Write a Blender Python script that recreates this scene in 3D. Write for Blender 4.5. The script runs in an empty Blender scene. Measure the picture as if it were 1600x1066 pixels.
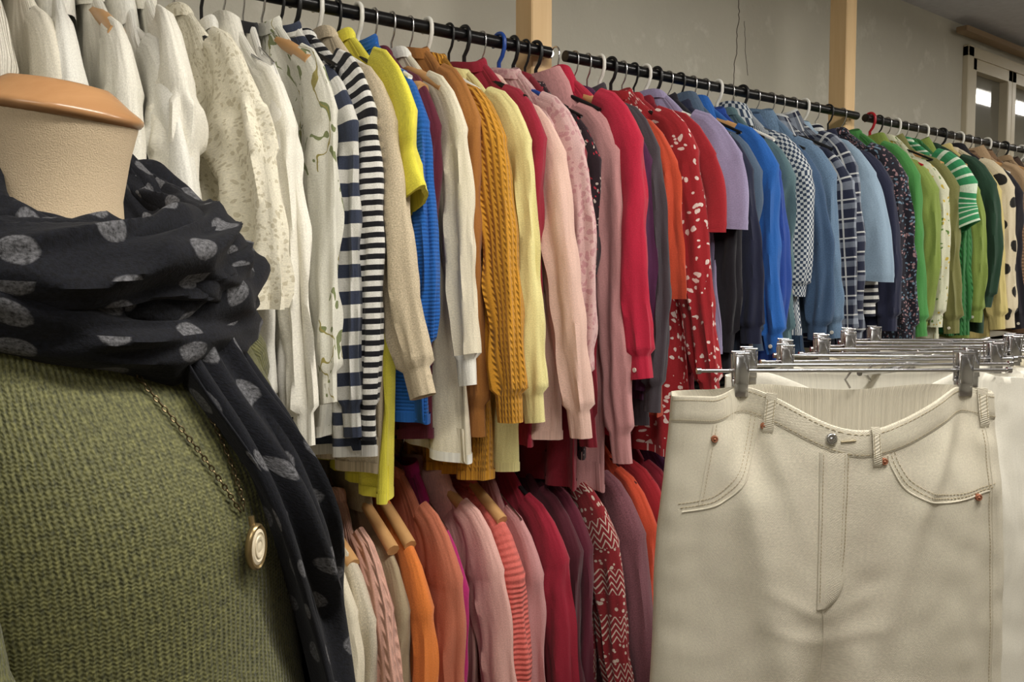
import bpy, math, random
from mathutils import Vector, noise, Matrix
random.seed(7)
sc = bpy.context.scene
try:
    sc.view_settings.view_transform = 'Standard'
    sc.view_settings.look = 'None'
except Exception as e:
    print(e)

# ------------------------------------------------------------ helpers
def lin(c):
    out = []
    for v in c:
        v = v/255.0
        out.append(v/12.92 if v <= 0.04045 else ((v+0.055)/1.055)**2.4)
    return (out[0], out[1], out[2], 1.0)

def sm(x):
    x = max(0.0, min(1.0, x)); return x*x*(3-2*x)

def nz(x, y, z): return noise.noise(Vector((x, y, z)))
def ridge(x, y, z): return 1-2*abs(noise.noise(Vector((x, y, z))))

class NT:
    def __init__(s, name):
        s.mat = bpy.data.materials.new(name); s.mat.use_nodes = True
        s.t = s.mat.node_tree; s.n = s.t.nodes; s.l = s.t.links
        s.p = s.n['Principled BSDF']
    def link(s, a, b): s.l.new(a, b)
    def m(s, op, a, b=None, c=None):
        n = s.n.new('ShaderNodeMath'); n.operation = op
        for i, v in enumerate((a, b, c)):
            if v is None: continue
            if isinstance(v, (int, float)): n.inputs[i].default_value = v
            else: s.link(v, n.inputs[i])
        return n.outputs[0]
    def mix(s, f, a, b, mode='MIX'):
        n = s.n.new('ShaderNodeMix'); n.data_type = 'RGBA'; n.blend_type = mode
        if isinstance(f, (int, float)): n.inputs[0].default_value = f
        else: s.link(f, n.inputs[0])
        for i, v in ((6, a), (7, b)):
            if isinstance(v, tuple): n.inputs[i].default_value = v
            else: s.link(v, n.inputs[i])
        return n.outputs[2]
    def noise(s, vec, scale, detail=3, rough=.5):
        n = s.n.new('ShaderNodeTexNoise'); n.inputs['Scale'].default_value = scale
        n.inputs['Detail'].default_value = detail; n.inputs['Roughness'].default_value = rough
        s.link(vec, n.inputs['Vector']); return n
    def mapping(s, vec, scale):
        n = s.n.new('ShaderNodeMapping'); n.inputs['Scale'].default_value = scale
        s.link(vec, n.inputs['Vector']); return n.outputs[0]
    def voro(s, vec, scale, feature='F1'):
        n = s.n.new('ShaderNodeTexVoronoi'); n.feature = feature
        n.inputs['Scale'].default_value = scale; s.link(vec, n.inputs['Vector']); return n

def desat(c, k=.86):
    g = .3*c[0]+.55*c[1]+.15*c[2]
    return tuple(g+(x-g)*k for x in c)

def fabric(name, c1, kind='plain', c2=(255, 255, 255), c3=None, per=.02, duty=.5, rough=.9, heather=.10, wr=1.0, rib=None, sheen=.10, fuzz=.45):
    N = NT(name); p = N.p
    c1 = desat(c1); c2 = desat(c2)
    p.inputs['Roughness'].default_value = rough
    p.inputs['Specular IOR Level'].default_value = .2
    p.inputs['Sheen Weight'].default_value = sheen
    p.inputs['Sheen Roughness'].default_value = .6
    tc = N.n.new('ShaderNodeTexCoord'); uv = tc.outputs['UV']
    sep = N.n.new('ShaderNodeSeparateXYZ'); N.link(uv, sep.inputs[0])
    u, v = sep.outputs[0], sep.outputs[1]
    A = lin(c1); Bc = lin(c2); col = None
    if kind == 'hstripe':
        f = N.m('LESS_THAN', N.m('FRACT', N.m('DIVIDE', v, per)), duty); col = N.mix(f, A, Bc)
    elif kind == 'vstripe':
        f = N.m('LESS_THAN', N.m('FRACT', N.m('DIVIDE', u, per)), duty); col = N.mix(f, A, Bc)
    elif kind == 'plaid':
        f = N.m('LESS_THAN', N.m('FRACT', N.m('DIVIDE', v, per)), duty)
        g = N.m('LESS_THAN', N.m('FRACT', N.m('DIVIDE', u, per)), duty)
        f2 = N.m('LESS_THAN', N.m('FRACT', N.m('ADD', N.m('DIVIDE', v, per), .55)), .08)
        g2 = N.m('LESS_THAN', N.m('FRACT', N.m('ADD', N.m('DIVIDE', u, per), .55)), .08)
        s_ = N.m('MULTIPLY', N.m('ADD', f, g), .5)
        col = N.mix(s_, A, Bc)
        col = N.mix(N.m('MULTIPLY', N.m('MAXIMUM', f2, g2), .7), col, lin(c3 or (230, 230, 230)))
    elif kind == 'check':
        n = N.n.new('ShaderNodeTexChecker'); n.inputs['Scale'].default_value = 1.0/per
        n.inputs['Color1'].default_value = A; n.inputs['Color2'].default_value = Bc
        N.link(uv, n.inputs['Vector']); col = n.outputs[0]
    elif kind == 'floral':
        nn = N.noise(uv, 30, 2)
        vec = N.mix(.03, uv, nn.outputs['Color'])
        vo = N.voro(vec, 1.0/per); f = N.m('LESS_THAN', vo.outputs['Distance'], duty)
        cc = Bc
        if c3:
            sp = N.n.new('ShaderNodeSeparateColor'); N.link(vo.outputs['Color'], sp.inputs[0])
            cc = N.mix(N.m('LESS_THAN', sp.outputs[0], .5), Bc, lin(c3))
        col = N.mix(f, A, cc)
    elif kind == 'leafy':
        nn = N.noise(uv, 16, 2)
        vec = N.mix(.10, N.mapping(uv, (1, .45, 1)), nn.outputs['Color'])
        vo = N.voro(vec, 1.0/per); f = N.m('LESS_THAN', vo.outputs['Distance'], duty)
        st = N.m('LESS_THAN', N.m('ABSOLUTE', N.m('SUBTRACT', N.m('FRACT', N.m('ADD', N.m('DIVIDE', u, .07), N.m('MULTIPLY', nn.outputs[0], 1.6))), .5)), .02)
        msk = N.m('GREATER_THAN', N.noise(uv, 7, 1).outputs[0], .46)
        col = N.mix(N.m('MULTIPLY', f, msk), A, Bc); col = N.mix(N.m('MULTIPLY', st, msk), col, lin(c3))
    elif kind == 'dots':
        w = N.noise(uv, 9, 1); sw_ = N.n.new('ShaderNodeSeparateColor'); N.link(w.outputs['Color'], sw_.inputs[0])
        uu = N.m('ADD', N.m('DIVIDE', u, per), N.m('MULTIPLY', sw_.outputs[0], .5))
        vv = N.m('ADD', N.m('DIVIDE', v, per), N.m('MULTIPLY', sw_.outputs[1], .5))
        row = N.m('MULTIPLY', N.m('MODULO', N.m('FLOOR', vv), 2), .5)
        du = N.m('SUBTRACT', N.m('FRACT', N.m('ADD', uu, row)), .5)
        dv = N.m('SUBTRACT', N.m('FRACT', vv), .5)
        d = N.m('SQRT', N.m('ADD', N.m('MULTIPLY', du, du), N.m('MULTIPLY', dv, dv)))
        ed = N.noise(uv, 120, 3)
        d = N.m('ADD', d, N.m('MULTIPLY', N.m('SUBTRACT', ed.outputs[0], .5), .07))
        ss = N.n.new('ShaderNodeMapRange'); ss.inputs[1].default_value = duty-.015; ss.inputs[2].default_value = duty+.015
        ss.inputs[3].default_value = 1; ss.inputs[4].default_value = 0
        N.link(d, ss.inputs[0]); col = N.mix(ss.outputs[0], A, Bc)
    elif kind == 'nordic':
        zig = N.m('MULTIPLY', N.m('ABSOLUTE', N.m('SUBTRACT', N.m('FRACT', N.m('DIVIDE', u, .020)), .5)), 2.2)
        f0 = N.m('LESS_THAN', N.m('FRACT', N.m('ADD', N.m('DIVIDE', v, .013), zig)), .30)
        f1 = N.m('LESS_THAN', N.m('FRACT', N.m('DIVIDE', v, .09)), .55)
        vo = N.voro(uv, 90); f2 = N.m('LESS_THAN', vo.outputs['Distance'], .32)
        f3 = N.m('SUBTRACT', 1.0, f1)
        col = N.mix(N.m('ADD', N.m('MULTIPLY', f0, f1), N.m('MULTIPLY', f2, f3)), A, Bc)
    h = N.noise(uv, 420, 2, .7)
    mr = N.n.new('ShaderNodeMapRange'); mr.inputs[1].default_value = .3; mr.inputs[2].default_value = .7
    mr.inputs[3].default_value = 1-heather*1.6; mr.inputs[4].default_value = 1+heather
    N.link(h.outputs[0], mr.inputs[0])
    cmb = N.n.new('ShaderNodeCombineColor')
    for i in range(3): N.link(mr.outputs[0], cmb.inputs[i])
    base = N.mix(1.0, col if col is not None else A, cmb.outputs[0], 'MULTIPLY')
    N.link(base, p.inputs['Base Color'])
    wv = N.noise(N.mapping(uv, (20, 4.5, 1)), 1.0, 3, .5)
    b1 = N.n.new('ShaderNodeBump'); b1.inputs['Strength'].default_value = min(1, .62*wr); b1.inputs['Distance'].default_value = .016
    N.link(wv.outputs[0], b1.inputs['Height'])
    b2 = N.n.new('ShaderNodeBump'); b2.inputs['Strength'].default_value = fuzz; b2.inputs['Distance'].default_value = .0012
    N.link(h.outputs[0], b2.inputs['Height']); N.link(b1.outputs[0], b2.inputs['Normal'])
    last = b2
    if rib:
        ax, rp, rs = rib
        src = u if ax == 'v' else v
        if ax == 'c':
            tw = N.m('SINE', N.m('ADD', N.m('MULTIPLY', v, 6.283/(rp*1.1)), N.m('MULTIPLY', N.m('ABSOLUTE', N.m('SINE', N.m('MULTIPLY', u, 3.1416/rp))), 3.0)))
            colm = N.m('SINE', N.m('MULTIPLY', u, 6.283/rp))
            s1 = N.m('ADD', N.m('MULTIPLY', colm, .7), N.m('MULTIPLY', tw, N.m('MULTIPLY', N.m('MAXIMUM', colm, 0.0), .6)))
        elif ax == 't':   # diagonal twill
            s1 = N.m('SINE', N.m('MULTIPLY', N.m('ADD', u, v), 6.283/rp))
        else:
            s1 = N.m('SINE', N.m('MULTIPLY', src, 6.283/rp))
        b3 = N.n.new('ShaderNodeBump'); b3.inputs['Strength'].default_value = rs; b3.inputs['Distance'].default_value = rp*.3
        N.link(s1, b3.inputs['Height']); N.link(b2.outputs[0], b3.inputs['Normal']); last = b3
    N.link(last.outputs[0], p.inputs['Normal'])
    return N.mat

def simple(name, c, rough=.5, metal=0, bump=0, scale=40, var=0):
    N = NT(name); p = N.p
    p.inputs['Roughness'].default_value = rough; p.inputs['Metallic'].default_value = metal
    tc = N.n.new('ShaderNodeTexCoord')
    n = N.noise(tc.outputs['Object'], scale, 4)
    if var:
        d = tuple(x*(1-var) for x in lin(c)[:3])+(1,)
        N.link(N.mix(n.outputs[0], d, lin(c)), p.inputs['Base Color'])
    else: p.inputs['Base Color'].default_value = lin(c)
    if bump:
        b = N.n.new('ShaderNodeBump'); b.inputs['Strength'].default_value = bump; b.inputs['Distance'].default_value = .004
        N.link(n.outputs[0], b.inputs['Height']); N.link(b.outputs[0], p.inputs['Normal'])
    return N.mat

def wood(name, c1, c2, axis='Z', rough=.55):
    N = NT(name); tc = N.n.new('ShaderNodeTexCoord')
    s = {'Z': (30, 30, 2.0), 'X': (2, 30, 30), 'Y': (30, 2, 30)}[axis]
    n = N.noise(N.mapping(tc.outputs['Object'], s), 1.6, 6, .6)
    N.link(N.mix(n.outputs[0], lin(c1), lin(c2)), N.p.inputs['Base Color'])
    N.p.inputs['Roughness'].default_value = rough
    b = N.n.new('ShaderNodeBump'); b.inputs['Strength'].default_value = .15; b.inputs['Distance'].default_value = .002
    N.link(n.outputs[0], b.inputs['Height']); N.link(b.outputs[0], N.p.inputs['Normal'])
    return N.mat

class MB:
    """mesh builder with uv + material slots"""
    def __init__(s): s.v = []; s.f = []; s.fm = []; s.uv = []; s.mats = []
    def mi(s, mat):
        if mat not in s.mats: s.mats.append(mat)
        return s.mats.index(mat)
    def grid(s, P, mat, UV=None, closed=True):
        i0 = len(s.v); R = len(P); C = len(P[0]); k = s.mi(mat)
        for r in P: s.v.extend([tuple(p) for p in r])
        cc = C if closed else C-1
        for r in range(R-1):
            for c in range(cc):
                c2 = (c+1) % C
                s.f.append((i0+r*C+c, i0+r*C+c2, i0+(r+1)*C+c2, i0+(r+1)*C+c)); s.fm.append(k)
                if UV: s.uv.extend([UV[r][c], UV[r][c+1], UV[r+1][c+1], UV[r+1][c]])
                else: s.uv.extend([(c/C, r/R), ((c+1)/C, r/R), ((c+1)/C, (r+1)/R), (c/C, (r+1)/R)])
    def cap(s, ring, mat, flip=False):
        i0 = len(s.v); k = s.mi(mat); s.v.extend([tuple(p) for p in ring])
        f = list(range(i0, i0+len(ring)));
        if flip: f.reverse()
        s.f.append(tuple(f)); s.fm.append(k)
        s.uv.extend([(0, 0)]*len(ring))
    def tube(s, pts, r, mat, n=10, cap=True, rz=None):
        pts = [Vector(p) for p in pts]; P = []
        t0 = (pts[1]-pts[0]).normalized()
        nrm = t0.orthogonal().normalized()
        UV = []; L = 0
        for i, p in enumerate(pts):
            a = pts[max(i-1, 0)]; b = pts[min(i+1, len(pts)-1)]
            t = (b-a).normalized()
            nrm = (nrm - t*nrm.dot(t)).normalized(); bn = t.cross(nrm)
            rr = r[i] if isinstance(r, (list, tuple)) else r
            if i: L += (p-pts[i-1]).length
            P.append([p+nrm*math.cos(2*math.pi*j/n)*rr+bn*math.sin(2*math.pi*j/n)*rr for j in range(n)])
            UV.append([(j/n*6.283*rr, L) for j in range(n+1)])
        s.grid(P, mat, UV)
        if cap: s.cap(P[0], mat, True); s.cap(P[-1], mat)
    def box(s, c, d, mat, rot=None, bev=0):
        x, y, z = d[0]/2, d[1]/2, d[2]/2
        b = min(bev, x*.9, y*.9)
        pr = [(-x+b, -y), (x-b, -y), (x, -y+b), (x, y-b), (x-b, y), (-x+b, y), (-x, y-b), (-x, -y+b)] if b > 0 else [(-x, -y), (x, -y), (x, y), (-x, y)]
        bz = min(b, z*.9)
        lv = [(-z, 1)] if b == 0 else [(-z, 1-bz/max(x, y)), (-z+bz, 1), (z-bz, 1)]
        lv = lv+[(z, lv[0][1])]
        P = []
        for zz, k in lv:
            row = []
            for a, q in pr:
                p = Vector((a*k, q*k, zz))
                if rot: p = rot @ p
                row.append(p+Vector(c))
            P.append(row)
        s.grid(P, mat); s.cap(P[0], mat, True); s.cap(P[-1], mat)
    def lathe(s, prof, mat, n=24, M=None):
        P = []
        for r, z in prof:
            row = []
            for j in range(n):
                p = Vector((r*math.cos(6.28318*j/n), r*math.sin(6.28318*j/n), z))
                row.append(M @ p if M else p)
            P.append(row)
        s.grid(P, mat); s.cap(P[0], mat, True); s.cap(P[-1], mat)
    def obj(s, name, loc=(0, 0, 0), rz=0, smooth=True, parent=None, rot=None, sub=0):
        me = bpy.data.meshes.new(name); me.from_pydata(s.v, [], s.f)
        for m in s.mats: me.materials.append(m)
        me.polygons.foreach_set('material_index', s.fm)
        ul = me.uv_layers.new(name='UVMap')
        flat = [c for q in s.uv for c in q]; ul.data.foreach_set('uv', flat)
        if smooth: me.polygons.foreach_set('use_smooth', [True]*len(s.f))
        me.validate(); me.update()
        o = bpy.data.objects.new(name, me); sc.collection.objects.link(o)
        o.location = loc; o.rotation_euler = rot if rot else (0, 0, rz)
        if smooth:
            me.set_sharp_from_angle(angle=math.radians(60))
        if parent: o.parent = parent
        return o

def empty(name, loc=(0, 0, 0), rz=0):
    e = bpy.data.objects.new(name, None); sc.collection.objects.link(e); e.location = loc; e.rotation_euler = (0, 0, rz); e.empty_display_size = .1
    return e

# ------------------------------------------------------------ camera
HC = 1.5
cam = bpy.data.cameras.new('camera'); co = bpy.data.objects.new('camera', cam); sc.collection.objects.link(co)
cam.sensor_width = 36; cam.lens = 28.1; cam.shift_y = -.0425; cam.clip_start = .02
co.location = (0, 0, HC); co.rotation_euler = (math.radians(87), 0, math.radians(-38)); sc.camera = co

# ------------------------------------------------------------ room
WY = 1.70; CZ = 2.58; X0, X1, Y0 = -2.4, 7.2, -3.0
def wallmat():
    N = NT('painted_plaster'); tc = N.n.new('ShaderNodeTexCoord'); o = tc.outputs['Object']
    a = N.noise(o, 1.3, 5, .6); b = N.noise(o, 9, 5, .65); c = N.noise(o, 60, 3)
    c1 = N.mix(a.outputs[0], lin((182, 178, 165)), lin((214, 210, 195)))
    mr = N.n.new('ShaderNodeMapRange'); mr.inputs[1].default_value = .58; mr.inputs[2].default_value = .70
    N.link(b.outputs[0], mr.inputs[0])
    c2 = N.mix(N.m('MULTIPLY', mr.outputs[0], .5), c1, lin((226, 222, 210)))
    N.link(c2, N.p.inputs['Base Color']); N.p.inputs['Roughness'].default_value = .85
    bp = N.n.new('ShaderNodeBump'); bp.inputs['Strength'].default_value = .35; bp.inputs['Distance'].default_value = .006
    N.link(N.m('ADD', b.outputs[0], N.m('MULTIPLY', c.outputs[0], .3)), bp.inputs['Height']); N.link(bp.outputs[0], N.p.inputs['Normal'])
    return N.mat
M_wall = wallmat()
M_ceil = simple('ceiling_plaster', (224, 226, 236), .9, bump=.8, scale=30, var=.25)
M_floor = wood('floor_boards', (104, 96, 86), (132, 122, 110), 'X', .5)
def slab(name, c, d, m):
    b = MB(); b.box((0, 0, 0), d, m); return b.obj(name, c, smooth=False)
cx, cy = (X0+X1)/2, (Y0+WY)/2
slab('floor', (cx, cy, -.05), (X1-X0+.4, WY-Y0+.4, .1), M_floor)
slab('ceiling', (cx, cy, CZ+.05), (X1-X0+.4, WY-Y0+.4, .1), M_ceil)
slab('wall_south', (cx, Y0-.05, CZ/2), (X1-X0, .1, CZ), M_wall)
slab('wall_west', (X0-.05, cy, CZ/2), (.1, WY-Y0, CZ), M_wall)
slab('wall_east', (X1+.05, cy, CZ/2), (.1, WY-Y0, CZ), M_wall)
wx0, wx1, wz0, wz1 = 4.08, 5.5, 1.2, 2.44
b = MB()
b.box(((X0+wx0)/2, WY+.06, CZ/2), (wx0-X0, .12, CZ), M_wall)
b.box(((X1+wx1)/2, WY+.06, CZ/2), (X1-wx1, .12, CZ), M_wall)
b.box(((wx0+wx1)/2, WY+.06, wz0/2), (wx1-wx0, .12, wz0), M_wall)
b.box(((wx0+wx1)/2, WY+.06, (CZ+wz1)/2), (wx1-wx0, .12, CZ-wz1), M_wall)
M_crack = simple('crack_dark', (96, 88, 76), .9)
pts = [(2.33, WY-.0005, 2.58)]; z = 2.58; x = 2.33
while z > 2.0:
    z -= .012; x += random.uniform(-.006, .0063); pts.append((x, WY-.0005, z))
b.tube(pts, .0015, M_crack, 5)
pts = [(2.335, WY-.0005, 2.3)]; z = 2.3; x = 2.335
while z > 2.12:
    z -= .012; x += random.uniform(-.002, .005); pts.append((x, WY-.0005, z))
b.tube(pts, .0009, M_crack, 5)
b.obj('wall_north', smooth=False)
M_frame = simple('window_paint', (206, 196, 172), .5, bump=.1)
N = NT('window_glass'); N.p.inputs['Base Color'].default_value = lin((120, 118, 108)); N.p.inputs['Roughness'].default_value = .04
N.p.inputs['Specular IOR Level'].default_value = 1.0; M_glass = N.mat
b = MB(); Yf = WY+.01
for (xa, xb) in ((wx0, wx0+.47), (wx0+.47, wx0+.94), (wx0+.94, wx1)):
    for xx in (xa+.025, xb-.025): b.box((xx, Yf, (wz0+wz1)/2), (.05, .06, wz1-wz0), M_frame, bev=.004)
    for zz in (wz0+.03, wz1-.03): b.box(((xa+xb)/2, Yf, zz), (xb-xa, .06, .06), M_frame, bev=.004)
    b.box(((xa+xb)/2, Yf+.015, (wz0+wz1)/2), (xb-xa-.08, .008, wz1-wz0-.1), M_glass)
for (c, d) in (((wx0-.03, WY-.012, (wz0+wz1)/2), (.06, .03, wz1-wz0+.1)), ((wx1+.03, WY-.012, (wz0+wz1)/2), (.06, .03, wz1-wz0+.1)),
               (((wx0+wx1)/2, WY-.012, wz1+.02), (wx1-wx0+.12, .03, .05)), (((wx0+wx1)/2, WY-.03, wz0-.02), (wx1-wx0+.16, .08, .04))):
    b.box(c, d, M_frame, bev=.004)
b.obj('window_1', smooth=False)
M_trim = wood('trim_wood', (130, 108, 84), (170, 144, 110), 'X')
b = MB(); b.box((0, 0, 0), (2.6, .05, .025), M_trim, bev=.004); b.obj('trim_1', (5.18, WY-.05, CZ-.05), smooth=False)
b = MB(); b.box((0, 0, 0), (X1-X0, .02, .1), M_frame, bev=.004); b.obj('baseboard_north', (cx, WY-.01, .05), smooth=False)

# ------------------------------------------------------------ ceiling lights
M_tube = NT('tube_glow'); M_tube.p.inputs['Emission Color'].default_value = (1, .96, .88, 1); M_tube.p.inputs['Emission Strength'].default_value = 9; M_tube = M_tube.mat
M_house = simple('lamp_housing', (225, 225, 222), .4)
def ceil_light(x, y, power, sx=1.25):
    e = empty('fluorescent_ceiling_light', (x, y, CZ))
    b = MB(); b.box((0, 0, -.02), (sx+.06, .12, .04), M_house, bev=.005)
    b.obj('housing', parent=e, smooth=False)
    b = MB()
    for yy in (-.03, .03): b.tube([(-sx/2, yy, -.055), (sx/2, yy, -.055)], .013, M_tube, 12)
    for xx in (-sx/2-.01, sx/2+.01): b.box((xx, 0, -.05), (.02, .1, .05), M_house)
    b.obj('tubes', parent=e)
    L = bpy.data.lights.new('lamp', 'AREA'); L.shape = 'RECTANGLE'; L.size = sx; L.size_y = .14; L.energy = power; L.color = (1, .95, .865)
    o = bpy.data.objects.new('lamp', L); sc.collection.objects.link(o); o.parent = e; o.location = (0, 0, -.075)
ceil_light(.75, .05, 30)
ceil_light(2.6, -.1, 31)
ceil_light(-1.1, -.5, 14)
ceil_light(4.3, -.3, 27)
ceil_light(5.9, 1.2, 10)
w = bpy.data.worlds.new('w'); sc.world = w; w.use_nodes = True
w.node_tree.nodes['Background'].inputs[0].default_value = (.7, .75, .85, 1); w.node_tree.nodes['Background'].inputs[1].default_value = .15

# ------------------------------------------------------------ rack
RY, RZ = 1.35, 1.944
LZ, LY = 1.155, 1.38
M_post = wood('pine', (206, 168, 118), (232, 202, 154), 'Z')
M_black = simple('black_tube', (18, 18, 20), .28, metal=.3)
M_steel = simple('chrome', (200, 200, 202), .22, metal=1)
rack = empty('clothes_rack')
b = MB()
for px in (-.19, 1.134, 2.43, 4.75):
    b.box((px+.03, 1.41, CZ/2-.001), (.06, .06, CZ-.004), M_post, bev=.003)
b.obj('posts', parent=rack, smooth=False)
b = MB()
for xa, xb in ((-1.2, 1.158), (1.205, 2.445), (2.50, 5.6)):
    b.tube([(xa, RY, RZ), (xb, RY, RZ)], .0125, M_black, 16)
for xa, xb in ((-1.2, 1.158), (1.205, 2.445), (2.50, 5.6)):
    b.tube([(xa, LY-.02, LZ), (xb, LY-.02, LZ)], .0125, M_black, 16)
for px in (-.16, 1.164, 2.46, 4.78):
    for zz, yy in ((RZ, RY), (LZ, LY-.02)):
        b.tube([(px, 1.39, zz), (px, yy, zz)], .008, M_steel, 10)
b.obj('rails', parent=rack)

# ------------------------------------------------------------ hangers
M_pw = simple('white_plastic', (232, 230, 222), .35)
M_pb = simple('black_plastic', (20, 20, 22), .35)
M_pblue = simple('blue_plastic', (30, 70, 150), .35)
M_pred = simple('red_plastic', (170, 25, 40), .35)
M_hw = wood('hanger_wood', (180, 130, 80), (215, 172, 118), 'Y', .4)
def hanger(X, yaw, kind, ry=RY, zr=RZ, nd=.06):
    b = MB()
    hm, am, hr, ar = {'wire': (M_steel, M_steel, .0016, .0017), 'wood': (M_steel, M_hw, .002, .009), 'white': (M_pw, M_pw, .0042, .005),
                      'black': (M_pb, M_pb, .0042, .005), 'blue': (M_pblue, M_pblue, .0045, .005), 'red': (M_pred, M_pred, .0045, .005),
                      'wsteel': (M_steel, M_pw, .002, .006), 'bsteel': (M_steel, M_pb, .002, .006), 'bwire': (M_pb, M_pb, .0028, .0035)}[kind]
    R = .0125+hr+.0008
    pts = []
    for k in range(15):
        a = math.radians(-25+k*(215/14.0))
        pts.append((0, math.cos(a)*R, math.sin(a)*R))
    y1, z1 = pts[-1][1], pts[-1][2]
    pts += [(0, y1*1.0, z1-.010), (0, y1*.6, -.030), (0, 0, -.042), (0, 0, -nd-.012)]
    b.tube(pts, hr, hm, 8)
    w_ = .180
    top = -nd-.004
    arm = []
    for k in range(-10, 11):
        q = k/10.0
        arm.append((0, q*w_, top-.080*abs(q)**1.15-.002))
    rads = [ar*(1 if kind != 'wood' else 1.0+.3*abs(k/10.0)) for k in range(-10, 11)]
    b.tube(arm, rads, am, 8)
    if kind in ('white', 'black', 'wire', 'blue', 'red', 'bwire'):
        b.tube([(0, -w_, top-.082), (0, 0, top-.090), (0, w_, top-.082)], ar*.8, am, 6)
    nm = {'wire': 'wire_hanger', 'wood': 'wooden_hanger'}.get(kind, 'plastic_hanger')
    b.obj(nm, (X, ry, zr), yaw)

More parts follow.
